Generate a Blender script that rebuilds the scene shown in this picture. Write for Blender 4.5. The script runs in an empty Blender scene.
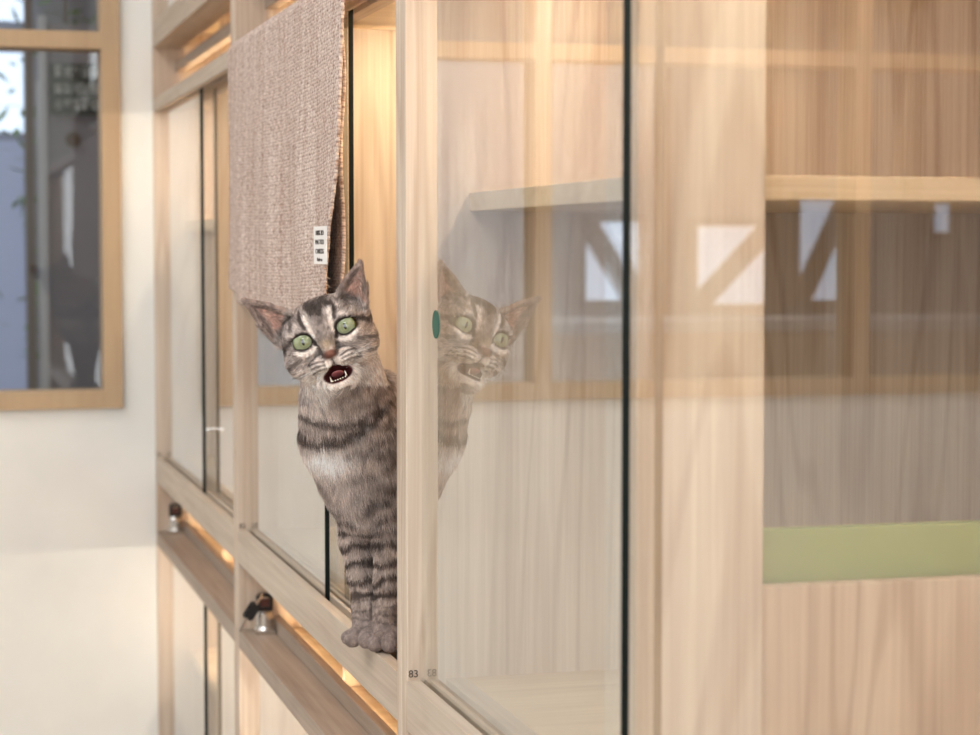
import bpy, bmesh, math, random
import numpy as np
from mathutils import Vector, Matrix
random.seed(4); np.random.seed(4)
C = bpy.context.scene.collection
F = 2096.0
PH = math.radians(3.236)
TH = math.radians(15.14)
H = 1.40                      # eye height above the floor; z below is given relative to the lens
# ------------------------------------------------------------------ materials
def S(r, g, b):
    f = lambda c: ((c/255+0.055)/1.055)**2.4 if c > 10 else c/255/12.92
    return (f(r), f(g), f(b), 1)
def newmat(name):
    m = bpy.data.materials.new(name); m.use_nodes = True
    nt = m.node_tree; nt.nodes.clear()
    return m, nt, nt.nodes, nt.links
def plain(name, col, rough=.5, metal=0, spec=.5, emit=None, es=0, noise=0):
    m, nt, N, L = newmat(name)
    o = N.new('ShaderNodeOutputMaterial'); b = N.new('ShaderNodeBsdfPrincipled')
    b.inputs['Base Color'].default_value = col; b.inputs['Roughness'].default_value = rough
    b.inputs['Metallic'].default_value = metal; b.inputs['Specular IOR Level'].default_value = spec
    if emit: b.inputs['Emission Color'].default_value = emit; b.inputs['Emission Strength'].default_value = es
    if noise:
        tc = N.new('ShaderNodeTexCoord'); n = N.new('ShaderNodeTexNoise'); n.inputs['Scale'].default_value = noise
        L.new(tc.outputs['Object'], n.inputs['Vector'])
        bp = N.new('ShaderNodeBump'); bp.inputs['Strength'].default_value = .25; bp.inputs['Distance'].default_value = .002
        L.new(n.outputs['Fac'], bp.inputs['Height']); L.new(bp.outputs['Normal'], b.inputs['Normal'])
        mx = N.new('ShaderNodeMix'); mx.data_type = 'RGBA'
        mx.inputs[6].default_value = col; mx.inputs[7].default_value = (col[0]*.88, col[1]*.88, col[2]*.88, 1)
        L.new(n.outputs['Fac'], mx.inputs[0]); L.new(mx.outputs[2], b.inputs['Base Color'])
    L.new(b.outputs[0], o.inputs[0]); return m
def wood(name, axis, light, dark, streak=1.0, rough=.5, ring=.5):
    """pale laminate: long fine streaks along one axis and faint cathedral rings"""
    m, nt, N, L = newmat(name)
    o = N.new('ShaderNodeOutputMaterial'); b = N.new('ShaderNodeBsdfPrincipled')
    tc = N.new('ShaderNodeTexCoord'); oi = N.new('ShaderNodeObjectInfo')
    add = N.new('ShaderNodeVectorMath'); add.operation = 'MULTIPLY_ADD'
    add.inputs[1].default_value = (1, 1, 1)
    sc = N.new('ShaderNodeVectorMath'); sc.operation = 'SCALE'; sc.inputs[0].default_value = (3.1, 1.7, 2.3)
    L.new(oi.outputs['Random'], sc.inputs['Scale'])
    L.new(tc.outputs['Object'], add.inputs[0]); L.new(sc.outputs[0], add.inputs[2])
    def tex(lo, hi, detail, dist, scale=1.0):
        mp = N.new('ShaderNodeMapping'); v = [hi, hi, hi]; v[axis] = lo
        mp.inputs['Scale'].default_value = v; L.new(add.outputs[0], mp.inputs['Vector'])
        n = N.new('ShaderNodeTexNoise'); n.inputs['Scale'].default_value = scale
        n.inputs['Detail'].default_value = detail; n.inputs['Distortion'].default_value = dist
        n.inputs['Roughness'].default_value = .6
        L.new(mp.outputs[0], n.inputs['Vector']); return n
    fine = tex(3.5, 210, 4, .1); broad = tex(.9, 17, 3, .3); low = tex(.8, 5.5, 2, .6)
    # rings: sine of the low noise
    ml = N.new('ShaderNodeMath'); ml.operation = 'MULTIPLY'; ml.inputs[1].default_value = 75
    L.new(low.outputs['Fac'], ml.inputs[0])
    sn = N.new('ShaderNodeMath'); sn.operation = 'SINE'; L.new(ml.outputs[0], sn.inputs[0])
    rg = N.new('ShaderNodeMapRange'); rg.inputs[1].default_value = .3; rg.inputs[2].default_value = 1
    rg.inputs[3].default_value = 0; rg.inputs[4].default_value = .22*ring
    L.new(sn.outputs[0], rg.inputs[0])
    def mul(n, k):
        q = N.new('ShaderNodeMapRange'); q.inputs[1].default_value = .32; q.inputs[2].default_value = .68
        q.inputs[3].default_value = 0; q.inputs[4].default_value = k; L.new(n.outputs['Fac'], q.inputs[0]); return q
    a = mul(fine, .42*streak); c = mul(broad, .55*streak)
    s1 = N.new('ShaderNodeMath'); s1.operation = 'ADD'; L.new(a.outputs[0], s1.inputs[0]); L.new(c.outputs[0], s1.inputs[1])
    s2 = N.new('ShaderNodeMath'); s2.operation = 'ADD'; s2.use_clamp = True
    L.new(s1.outputs[0], s2.inputs[0]); L.new(rg.outputs[0], s2.inputs[1])
    mx = N.new('ShaderNodeMix'); mx.data_type = 'RGBA'; mx.inputs[6].default_value = light; mx.inputs[7].default_value = dark
    L.new(s2.outputs[0], mx.inputs[0]); L.new(mx.outputs[2], b.inputs['Base Color'])
    b.inputs['Roughness'].default_value = rough; b.inputs['Specular IOR Level'].default_value = .35
    L.new(b.outputs[0], o.inputs[0]); return m
def glassmat(name, tint):
    """thin clear pane: straight transmission plus a Fresnel mirror on either face"""
    m, nt, N, L = newmat(name)
    o = N.new('ShaderNodeOutputMaterial'); t = N.new('ShaderNodeBsdfTransparent'); g = N.new('ShaderNodeBsdfGlossy')
    t.inputs[0].default_value = tint; g.inputs['Roughness'].default_value = .0; g.inputs[0].default_value = (1, 1, 1, 1)
    ge = N.new('ShaderNodeNewGeometry'); mr = N.new('ShaderNodeMapRange')
    mr.inputs[3].default_value = 1.5; mr.inputs[4].default_value = 1/1.5
    L.new(ge.outputs['Backfacing'], mr.inputs[0])
    fr = N.new('ShaderNodeFresnel'); L.new(mr.outputs[0], fr.inputs['IOR'])
    one = N.new('ShaderNodeMath'); one.operation = 'SUBTRACT'; one.inputs[0].default_value = 1; L.new(ge.outputs['Backfacing'], one.inputs[1])
    a2 = N.new('ShaderNodeMath'); a2.operation = 'MULTIPLY'; a2.inputs[1].default_value = 2; L.new(fr.outputs[0], a2.inputs[0])
    a1 = N.new('ShaderNodeMath'); a1.operation = 'ADD'; a1.inputs[1].default_value = 1; L.new(fr.outputs[0], a1.inputs[0])
    dv = N.new('ShaderNodeMath'); dv.operation = 'DIVIDE'; L.new(a2.outputs[0], dv.inputs[0]); L.new(a1.outputs[0], dv.inputs[1])
    ml = N.new('ShaderNodeMath'); ml.operation = 'MULTIPLY'; L.new(dv.outputs[0], ml.inputs[0]); L.new(one.outputs[0], ml.inputs[1])
    mx = N.new('ShaderNodeMixShader'); L.new(ml.outputs[0], mx.inputs[0]); L.new(t.outputs[0], mx.inputs[1]); L.new(g.outputs[0], mx.inputs[2])
    L.new(mx.outputs[0], o.inputs[0]); return m
LT, DK = S(222, 208, 191), S(178, 154, 133)
WZ = wood('oak_vertical', 2, LT, DK, ring=1.3)
WZ2 = wood('oak_vertical_panel', 2, S(214, 194, 172), S(166, 137, 111), 1.0, ring=1.7)
WY = wood('oak_along', 1, S(208, 194, 177), S(170, 150, 131))
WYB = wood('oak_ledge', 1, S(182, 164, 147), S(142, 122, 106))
WX = wood('oak_depth', 0, S(222, 203, 175), S(190, 165, 136))
WFR = wood('oak_window_frame', 2, S(190, 163, 130), S(168, 140, 108), .6)
GL = glassmat('sliding_glass', (.985, .992, .985, 1))
GL2 = glassmat('window_glass', (.9, .92, .93, 1))
EDGE = plain('glass_edge_dark_green', S(2, 12, 10), .5, spec=.2)
CHROME = plain('chrome', S(215, 212, 208), .16, 1)
BLACK = plain('black_plastic', S(18, 18, 20), .3)
DARKRED = plain('lock_core', S(84, 40, 32), .4)
WHITEWALL = plain('white_plaster', S(238, 236, 230), .85, noise=9)
LED = plain('warm_led', (1, .9, .7, 1), .5, emit=(1, .88, .72, 1), es=50)
LEDB = plain('warm_led_bright', (1, .9, .7, 1), .5, emit=(1, .82, .56, 1), es=76)
GAPGLOW = plain('added_recess_glow', (1, .9, .7, 1), .5, emit=(1, .76, .48, 1), es=26)  # glow for the unseen strips added in the recesses
GREEN = plain('lime_green_board', S(150, 158, 96), .55, noise=40)
TEAL = plain('teal_sticker', S(28, 92, 78), .4)
INK = plain('print_dark', S(70, 60, 55), .6)

# ------------------------------------------------------------------ object helpers
def link(name, me, mat=None, parent=None, loc=None, smooth=False):
    o = bpy.data.objects.new(name, me); C.objects.link(o)
    if mat: 
        for mm in (mat if isinstance(mat, (list, tuple)) else [mat]): me.materials.append(mm)
    if parent: o.parent = parent
    if loc is not None: o.location = loc
    if smooth: me.polygons.foreach_set('use_smooth', [True]*len(me.polygons))
    return o
def thing(name, loc, label, cat, group=None, rz=0):
    o = bpy.data.objects.new(name, None); C.objects.link(o); o.empty_display_size = .05
    o.location = loc; o.rotation_euler = (0, 0, rz); o['label'] = label; o['category'] = cat
    if group: o['group'] = group
    return o
def tag(o, label, cat, group=None):
    o['label'] = label; o['category'] = cat
    if group: o['group'] = group
    return o
def addbox(bm, x0, x1, y0, y1, z0, z1, mi=0):
    v = [bm.verts.new(p) for p in ((x0,y0,z0),(x1,y0,z0),(x1,y1,z0),(x0,y1,z0),(x0,y0,z1),(x1,y0,z1),(x1,y1,z1),(x0,y1,z1))]
    fs = [bm.faces.new([v[i] for i in q]) for q in ((3,2,1,0),(4,5,6,7),(0,1,5,4),(1,2,6,5),(2,3,7,6),(3,0,4,7))]
    for f in fs: f.material_index = mi
    return fs
def boxes(name, bl, mat, parent=None, bevel=.0012, base=(0,0,0)):
    """bl: world boxes (z relative to lens); origin put at the centre of the first one"""
    bm = bmesh.new(); b0 = bl[0]
    ox, oy, oz = (b0[0]+b0[1])/2, (b0[2]+b0[3])/2, (b0[4]+b0[5])/2
    for b in bl: addbox(bm, b[0]-ox, b[1]-ox, b[2]-oy, b[3]-oy, b[4]-oz, b[5]-oz)
    if bevel: bmesh.ops.bevel(bm, geom=bm.edges[:], offset=bevel, segments=2, affect='EDGES', profile=.6)
    me = bpy.data.meshes.new(name); bm.to_mesh(me); bm.free()
    return link(name, me, mat, parent, (ox-base[0], oy-base[1], oz+H-base[2]))
def cyl(bm, p, r0, r1, h, seg=28, axis='Z', mi=0):
    m = Matrix.Translation(p)
    if axis == 'X': m = m @ Matrix.Rotation(math.pi/2, 4, 'Y')
    if axis == 'Y': m = m @ Matrix.Rotation(math.pi/2, 4, 'X')
    r = bmesh.ops.create_cone(bm, cap_ends=True, segments=seg, radius1=r0, radius2=r1, depth=h, matrix=m)
    return r
def struct(o): o['kind'] = 'structure'; return o
def frombm(name, bm, mat, parent=None, loc=None, smooth=False):
    me = bpy.data.meshes.new(name); bm.to_mesh(me); bm.free()
    return link(name, me, mat, parent, loc, smooth)
def text(name, s, size, mat, parent, M, extr=.0002):
    cu = bpy.data.curves.new(name, 'FONT'); cu.body = s; cu.size = size; cu.extrude = extr
    cu.align_x = 'CENTER'; cu.align_y = 'CENTER'
    o = bpy.data.objects.new(name, cu); C.objects.link(o)
    dg = bpy.context.evaluated_depsgraph_get()
    me = bpy.data.meshes.new_from_object(o.evaluated_get(dg)); bpy.data.objects.remove(o)
    me.transform(M)
    return link(name, me, mat, parent)

# ------------------------------------------------------------------ room
XW = .4195
WB, WT = -.297, .62
YW = 3.96
def wallbox(name, *bl, mat=WHITEWALL, bevel=0): return struct(boxes(name, list(bl), mat, bevel=bevel))
wallbox('wall_far', (-3.2, XW, YW, YW+.1, -H, WB), (-3.2, XW, YW, YW+.1, WT, 1.5), (.359, XW, YW, YW+.1, WB, WT))
wallbox('wall_behind_cabinets', (1.075, 1.17, -2.2, 7.6, -H, 1.5))
wallbox('wall_left', (-3.3, -3.2, -2.2, 7.6, -H, 1.5), mat=plain('taupe_wall', S(158, 150, 142), .8))
wallbox('wall_near', (-3.2, 1.07, -2.3, -2.2, -H, 1.5))
FLM = wood('floor_boards', 1, S(186, 170, 150), S(140, 124, 106), .8)
wallbox('floor', (-3.3, 1.17, -2.3, 7.7, -H-.1, -H), mat=FLM)
wallbox('ceiling', (-3.3, 1.17, -2.3, 7.7, 1.5, 1.6), mat=plain('ceiling_white', S(240, 238, 234), .9))
# the internal window of the far wall: wooden frame, panes .65 apart
w = [( .3243, .359), (-.325, -.291), (-.978, -.944), (-1.631, -1.597), (-2.284, -2.25)]
fr = [(a, b, YW-.012, YW+.08, WB, WT) for a, b in w]
fr += [(-2.284, .359, YW-.0118, YW+.0798, WB, WB+.033), (-2.284, .359, YW-.0118, YW+.0798, .369, .4007), (-2.284, .359, YW-.0118, YW+.0798, WT-.034, WT)]
wf = boxes('window_frame', fr, WFR, None, .001)
win = boxes('window_1', [(-2.28, .35, YW+.03, YW+.036, WB+.01, WT-.01)], GL2, None, 0)
struct(win); wf.parent = win; wf.location = wf.location-win.location
wallbox('wall_sill_left', (-3.2, -2.28, YW+.0, YW+.1, WB, WT))

# ------------------------------------------------------------------ the other room, seen through the window
GREYW = plain('grey_wall', S(140, 141, 152), .8, noise=4)
SKY = plain('daylight_opening', (1, 1, 1, 1), 1, emit=S(196, 214, 240), es=1.5)
BR = plain('dark_brown_timber', S(86, 68, 56), .5)
def Wp(px, Y, mirror=False):
    t = (px-490)/F; s, c = math.sin(TH), math.cos(TH)
    X = Y*(s+t*c)/(c-t*s)
    return (.876-X) if mirror else X
def Zp(py, X, Y):
    v = (367.5-py)/F; zc = X*math.sin(TH)+Y*math.cos(TH)
    return zc*math.tan(math.atan(v)-PH)
YB = 7.0
wallbox('wall_other_room', (-3.2, 1.07, YB, YB+.1, -H, 1.5), mat=GREYW)
def backpanel(name, px0, px1, py0, py1, Y, mat, label, cat, mirror=False, th=.02, group=None):
    a, b = sorted((Wp(px0, Y, mirror), Wp(px1, Y, mirror)))
    xm = Wp((px0+px1)/2, Y); 
    z0, z1 = Zp(py1, xm, Y), Zp(py0, xm, Y)
    return tag(boxes(name, [(a, b, Y, Y+th, z0, z1)], mat, None, .001), label, cat, group)
o = backpanel('daylight_window', -60, 26, 52, 132, YB-.03, SKY, 'bright blue-white daylit window high behind the left pane of the wooden window', 'window')
o = backpanel('daylight_window', -60, 30, -60, 20, YB-.03, SKY, 'pale daylit window above the wooden crossbar at far left', 'window')
o = backpanel('frosted_pane', -80, 26, 140, 683, YB-.05, plain('frosted_blue', S(150, 160, 190), .5, emit=S(150, 165, 205), es=.35), 'pale lavender frosted pane below the bright daylit window at left', 'window')
o = boxes('upright_post', [(Wp(28, 6.2), Wp(36, 6.2), 6.2, 6.26, -H, 1.49)], BR); tag(o, 'thin brown upright post behind the window pane at left', 'post')
pl = plain('pale_trim', S(188, 190, 196), .5)
o = boxes('upright_post', [(Wp(40, 6.0), Wp(49, 6.0), 6.0, 6.05, -H, Zp(78, 0, 6.0))], pl); tag(o, 'pale grey upright post behind the window, left of the dark poster', 'post')
# glazed door leaf with the poster
bd = thing('room_divider_screen', (Wp(76, 5.9), 5.95, 0), 'tall grey screen behind the window pane, under the dark poster', 'screen')
lx0, lx1 = Wp(50, 5.9), Wp(112, 5.9)
boxes('panel', [(lx0, lx1, 5.93, 5.96, -H+.005, .62)], plain('screen_grey', S(140, 138, 146), .6), bd, .002, base=(bd.location.x, bd.location.y, 0))
boxes('side_frame', [(lx0-.02, lx0, 5.92, 5.97, -H+.002, .64)], pl, bd, .002, base=(bd.location.x, bd.location.y, 0))
ps = backpanel('poster', 53, 99, 64, 115, 5.915, plain('poster_dark_teal', S(28, 52, 50), .5), 'small dark teal poster with three rows of white lettering', 'poster', th=.006)
bm = bmesh.new(); random.seed(2)
pw = Wp(99, 5.915)-Wp(53, 5.915)
for r, zz in enumerate((.048, .003, -.042)):
    x = -pw*.40
    while x < pw*.38:
        for k in range(5):
            a = random.uniform(0, .014); b_ = random.uniform(-.012, .012)
            if random.random() < .5: addbox(bm, x, x+.017, -.006, -.0035, zz+b_, zz+b_+.006)
            else: addbox(bm, x+a, x+a+.005, -.006, -.0035, zz-.013, zz+.013)
        x += .024
frombm('lettering', bm, plain('poster_white', S(225, 228, 226), .6), ps)
bm = bmesh.new(); cyl(bm, (0, 0, 0), .021, .021, .006, axis='Y')
o = frombm('emblem', bm, BR, bd, (Wp(75, 5.92)-bd.location.x, 5.925-5.95, H+Zp(139, .3, 5.92)))
# leafy plant beyond
def leafy(name, X, Y, z0, z1, r, n, label, seed):
    rnd = random.Random(seed); t = thing(name, (X, Y, 0), label, 'plant')
    bm = bmesh.new()
    cyl(bm, (0, 0, .13), .1, .13, .26)
    frombm('pot', bm, plain('pot_grey', S(120, 116, 112), .7), t)
    bm = bmesh.new(); cyl(bm, (0, 0, (z0+z1)/2+H-.3), .008, .006, (z0+z1)/2+H+.1, 8)
    frombm('stem', bm, BR, t)
    bm = bmesh.new()
    for i in range(n):
        p = Vector((rnd.gauss(0, r*.5), rnd.gauss(0, r*.4), rnd.uniform(z0, z1)+H))
        d = Vector((rnd.gauss(0, 1), rnd.gauss(0, 1), rnd.gauss(0, .6))).normalized(); s = d.cross(Vector((0, 0, 1))).normalized()
        l = rnd.uniform(.05, .09)
        q = [p, p+d*l*.5+s*l*.22, p+d*l, p+d*l*.5-s*l*.22]
        bm.faces.new([bm.verts.new(v) for v in q])
    frombm('foliage', bm, plain('leaf_green', S(96, 140, 84), .5), t)
leafy('potted_tree', Wp(70, 6.5), 6.55, -.35, .9, .22, 420, 'slim green leafy plant blurred behind the window', 7)
# things on the mirrored side (left of the frame, seen in the cage glass)
KX0, KX1 = -3.1, -.25
ct = thing('service_counter', (-1.6, 5.3, 0), 'wooden counter with a pale top, mirrored in the cage glass', 'counter')
boxes('counter_front', [(KX0, KX1, 5.2, 5.6, -H, -.22)], WFR, ct, .003, base=(-1.6, 5.3, 0))
boxes('counter_top', [(KX0-.02, KX1+.03, 5.16, 5.62, -.218, -.19)], pl, ct, .003, base=(-1.6, 5.3, 0))
def mirwin(px0, px1, py0, py1, label, diag):
    Y = YB-.04
    x1, x0 = Wp(px0, Y, True), Wp(px1, Y, True); xm = .876-(x0+x1)/2
    z0, z1 = Zp(py1, xm, Y), Zp(py0, xm, Y)
    t = thing('daylight_window', ((x0+x1)/2, Y, 0), label, 'window')
    cx = (x0+x1)/2
    boxes('pane', [(x0, x1, Y, Y+.02, z0, z1)], SKY, t, 0, base=(cx, Y, 0))
    W = x1-x0; bl = []
    fb = boxes('frame', [(x0-.03, x0, Y-.02, Y+.03, z0-.03, z1+.03), (x1, x1+.03, Y-.02, Y+.03, z0-.03, z1+.03),
       (x0, x1, Y-.02, Y+.03, z0-.03, z0), (x0, x1, Y-.02, Y+.03, z1, z1+.03)], BR, t, .002, base=(cx, Y, 0))
    if diag:
        bm = bmesh.new(); 
        a = Vector((-W/2*diag, 0, z1+H)); b = Vector((W/2*diag, 0, z0+H)); d = (b-a); n = Vector((-d.z, 0, d.x)).normalized()*.035
        vs = [a+n, b+n, b-n, a-n]
        lo = [bm.verts.new(v+Vector((0, -.035, 0))) for v in vs]; hi = [bm.verts.new(v+Vector((0, -.01, 0))) for v in vs]
        bm.faces.new(lo); bm.faces.new(hi[::-1])
        for i in range(4): bm.faces.new((lo[i], hi[i], hi[(i+1)%4], lo[(i+1)%4]))
        frombm('brace', bm, BR, t)
mirwin(586, 632, 222, 300, 'small daylit window mirrored left of the dark glass edge', -1)
mirwin(690, 762, 226, 304, 'daylit window with a diagonal brace mirrored right of the dark glass edge', 1)
mirwin(792, 836, 200, 300, 'daylit window mirrored above the opening in the wooden partition', 1)
mirwin(926, 942, 204, 232, 'narrow daylit window mirrored at the far right of the glass', 0)
for (px, pw_) in ((770, 14), (905, 26), (660, 10)):
    X = Wp(px, 6.3, True)
    tag(boxes('upright_post', [(X-pw_*.0015, X+pw_*.0015, 6.3, 6.36, -H, 1.49)], BR), {770: 'brown upright post mirrored left of the braced windows', 905: 'broad brown upright post mirrored at far right', 660: 'narrow brown upright post mirrored beside the glass edge'}[px], 'post')

# ------------------------------------------------------------------ cabinets
PITCH, UH = 1.058, .812
def pane(parent, base, x0, x1, y0, y1, z0, z1, name='sliding_door'):
    bm = bmesh.new(); fs = addbox(bm, -(x1-x0)/2, (x1-x0)/2, -(y1-y0)/2, (y1-y0)/2, -(z1-z0)/2, (z1-z0)/2)
    for f in fs:
        if abs(f.normal.x) < .5: f.material_index = 1
    bm.normal_update()
    for f in bm.faces: f.material_index = 0 if (abs(f.normal.x) > .5 or f.normal.y > .5) else 1
    return frombm(name, bm, [GL, EDGE], parent, ((x0+x1)/2-base[0], (y0+y1)/2-base[1], (z0+z1)/2+H-base[2]))
XF, XB = .42, 1.06
def unit(ya, yb, z0, label, panes, number=None, shelf=True, lightk=1.0, led=True):
    LEDC = LEDB if (abs(z0+.533) < .01 and 1.8 < ya < 1.9) else LED
    base = (XF, (ya+yb)/2, z0+H)
    u = thing('cat_cage_cabinet', base, label, 'cabinet', None)
    B = lambda n, bl, m, bv=.0012, par=None: boxes(n, bl, m, par or u, bv, base)
    z1 = z0+UH; zs = z0+.141                      # zs: compartment floor / sill top
    yi, yj = ya+.02, yb-.02
    for q, (a, b) in enumerate(((ya+.0004, yi), (yj, yb-.0004))):
        B('side_panel', [(XF, XB, a, b, z0+.0005, z1-.0005)], WZ)
    B('back_panel', [(XB, XB+.012, ya+.001, yb-.001, z0+.001, z1-.001)], WZ2, 0)
    B('floor_board', [(.476, XB, yi, yj, zs-.018, zs)], WX, .0005)
    # sill rail with two door grooves
    B('sill_rail', [(XF, .4325, yi, yj, zs-.046, zs), (.4325, .4755, yi, yj, zs-.046, zs-.012), (.4423, .4467, yi, yj, zs-.0125, zs-.001), (.4568, .4755, yi, yj, zs-.0125, zs)], WY, .0006)
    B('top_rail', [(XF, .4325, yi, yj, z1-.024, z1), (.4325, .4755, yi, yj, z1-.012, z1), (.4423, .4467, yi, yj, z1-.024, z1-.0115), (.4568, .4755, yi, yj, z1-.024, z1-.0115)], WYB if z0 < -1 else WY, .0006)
    B('top_board', [(.476, XB, yi, yj, z1-.018, z1)], WX, .0005)
    # service recess under the sill: lip, bar and lit back
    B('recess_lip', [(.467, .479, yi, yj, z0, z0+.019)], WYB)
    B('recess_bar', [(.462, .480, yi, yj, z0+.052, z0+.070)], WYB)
    B('recess_back', [(.56, .572, yi, yj, z0, zs-.0185)], WY, 0)
    ym = (yi+yj)/2
    B('recess_divider', [(.489, .559, ym+.094, ym+.106, z0+.0005, zs-.019)], WZ)
    if led:
        B('added_recess_light', [(.4805, .4865, yi+.02, ym+.085, z0, z0+.004)], GAPGLOW, 0)  # unseen strips added behind the lip to light the recess
        B('added_recess_light', [(.4805, .4865, ym+.115, yj-.02, z0, z0+.004)], GAPGLOW, 0)
        yp = yj-.503
        B('ceiling_light', [(.585, .60, yp+.06, yj-.06, z1-.026, z1-.0183)], LEDC, 0)
        B('ceiling_light', [(.585, .60, yi+.06, yp-.06, z1-.026, z1-.0183)], LEDC, 0)
    # mid partition with pass-through, and shelf over the far half
    yp = yj-.503
    B('partition_post', [(.465, .558, yp, yp+.018, zs, z1-.0245)], WZ)
    B('partition_panel', [(.5582, XB, yp+.003, yp+.017, zs, zs+.158)], WZ2)
    B('shelf', [(.479, XB, yp+.0185, yj, zs+.426, zs+.443)], WX)
    for inner, a, b in panes:
        x0 = .4488 if inner else .4348
        d = pane(u, base, x0, x0+.0055, a, b, zs-.011, z1-.0125)
        if inner == 2:
            bm = bmesh.new(); cyl(bm, (0, 0, 0), .008, .008, .018, axis='X'); addbox(bm, -.010, -.004, -.022, .004, -.003, .003); addbox(bm, -.026, -.008, -.022, -.017, -.004, .004)
            bmesh.ops.bevel(bm, geom=bm.edges[:], offset=.0006, segments=1, affect='EDGES')
            frombm('door_latch', bm, CHROME, d, (-.006, .15, -.22)); d.children[0].scale = (.42, .42, .42) if d.children else (1, 1, 1)
    if number:
        M = Matrix.Translation((.4262-base[0], yj-.0006-base[1], zs+.0055+H-base[2])) @ Matrix.Rotation(math.pi/2, 4, 'X')
        text('number_tag', number, .0095, INK, u, M)
    return u, base, yi, yj, zs, z1
Y1, Y2, Y3, Y4 = .50, 1.8625, 2.9205, 3.9785
uA = unit(Y1, Y2, -.533, 'nearest glass-fronted oak cabinet at right, closed, with green board inside', [(0, 1.281, 1.842), (1, .522, 1.357)], '83')
uB = unit(Y2, Y3, -.533, 'middle-row oak cabinet with its glass slid open around the cat', [(0, 2.322, 2.900), (1, 2.246, 2.83)], '82')
uC = unit(Y3, Y4, -.533, 'far middle-row oak cabinet with closed glass, against the white wall', [(0, 3.394, 3.958), (2, 2.942, 3.47)], '81')
uD = unit(Y2, Y3, -.533-UH, 'lower-row oak cabinet directly beneath the open cat cabinet', [(0, 2.322, 2.900), (1, 1.884, 2.40)])
uE = unit(Y3, Y4, -.533-UH, 'lower-row oak cabinet at far left beside the white wall', [(0, 3.394, 3.958), (1, 2.942, 3.47)])
uG = unit(Y2, Y3, -.533+UH, 'upper-row oak cabinet above the hanging woven runner', [(0, 2.322, 2.900), (1, 1.884, 2.40)])
uH = unit(Y3, Y4, -.533+UH, 'upper-row oak cabinet at top left beside the white wall', [(0, 3.394, 3.958), (1, 2.942, 3.47)])
tag(boxes('plinth', [(.46, 1.06, Y2, Y4, -H, -.533-UH-.0005)], WY), 'oak plinth carrying the lower cabinets', 'plinth')
# round teal sticker on the near cabinet's outer pane
bm = bmesh.new(); cyl(bm, (0, 0, 0), .0125, .0125, .0008, 40, 'X')
A0 = uA[0]; bA = uA[1]
frombm('door_sticker', bm, TEAL, A0, (.4343-bA[0], 1.787-bA[1], -.066+H-bA[2]))
# green board behind the pass-through
yp = uA[3]-.503
tag(boxes('green_board', [(.560, 1.055, yp+.022, yp+.034, -.3915, -.197)], GREEN, None, .001), 'plain lime green board standing behind the opening of the partition', 'board')

# ------------------------------------------------------------------ locks and keys
def lock(u, base, y, n):
    z0 = base[2]
    L = bpy.data.objects.new('lock', None)
    bm = bmesh.new()
    addbox(bm, -.014, .014, -.014, .014, 0, .006)
    bmesh.ops.bevel(bm, geom=bm.edges[:], offset=.001, segments=2, affect='EDGES')
    cyl(bm, (0, 0, .0085), .0145, .0135, .005, 32); cyl(bm, (0, 0, .020), .0115, .0115, .018, 32); cyl(bm, (0, 0, .030), .0125, .0105, .003, 32)
    body = frombm('lock', bm, CHROME, u, (.4515-base[0], y-base[1], z0-base[2]), False)
    me = body.data
    bm = bmesh.new()                                   # black hasp with arched top, open middle
    pts = []
    for k in range(0, 13):
        a = math.pi*k/12; pts.append((math.cos(a)*.0115, .0185+math.sin(a)*.006))
    outer = [(.0115, 0)]+pts+[(-.0115, 0)]
    inner = [(.0065, .005)]+[(x*.57, .0165+(z-.0185)*.5) for x, z in pts]+[(-.0065, .005)]
    n_ = len(outer); rows = []
    for yy in (-.005, .005):
        rows.append(([bm.verts.new((x, yy, z)) for x, z in outer], [bm.verts.new((x, yy, z)) for x, z in inner]))
    for i in range(n_):
        j = (i+1) % n_
        bm.faces.new((rows[0][0][i], rows[0][0][j], rows[0][1][j], rows[0][1][i]))
        bm.faces.new((rows[1][0][j], rows[1][0][i], rows[1][1][i], rows[1][1][j]))
        bm.faces.new((rows[0][0][j], rows[0][0][i], rows[1][0][i], rows[1][0][j]))
        bm.faces.new((rows[0][1][i], rows[0][1][j], rows[1][1][j], rows[1][1][i]))
    bmesh.ops.recalc_face_normals(bm, faces=bm.faces)
    frombm('lock_hasp', bm, BLACK, body, (0, 0, .0325))
    bm = bmesh.new(); addbox(bm, -.006, .006, -.003, .003, 0, .011); frombm('lock_core', bm, DARKRED, body, (0, 0, .0372))
    return body
lock(uB[0], uB[1], 2.868, 0); lock(uC[0], uC[1], 3.93, 1)
k = thing('key', (.4515, 2.8615, -.533+.051+H), 'small key with black plastic head hanging from the nearer cabinet lock', 'key')
bm = bmesh.new()
def bar(bm, a, b, w, t):
    a, b = Vector(a), Vector(b); d = (b-a).normalized(); s = d.cross(Vector((0, 1, 0))).normalized()*w/2; q = Vector((0, t/2, 0))
    v = [bm.verts.new(p) for p in (a-s-q, a+s-q, a+s+q, a-s+q, b-s-q, b+s-q, b+s+q, b-s+q)]
    for f in ((3,2,1,0),(4,5,6,7),(0,1,5,4),(1,2,6,5),(2,3,7,6),(3,0,4,7)): bm.faces.new([v[i] for i in f])
bar(bm, (-.004, -.004, .006), (-.013, -.004, -.008), .0035, .002)
bar(bm, (-.0265, -.004, -.026), (-.036, -.004, -.045), .0042, .002)
bar(bm, (-.0290, -.004, -.034), (-.0335, -.004, -.036), .002, .0018); bar(bm, (-.0315, -.004, -.039), (-.0360, -.004, -.041), .002, .0018)
bmesh.ops.recalc_face_normals(bm, faces=bm.faces)
frombm('key_blade', bm, CHROME, k)
bm = bmesh.new(); bar(bm, (-.0125, -.004, -.0065), (-.0265, -.004, -.028), .0165, .0055)
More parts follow.
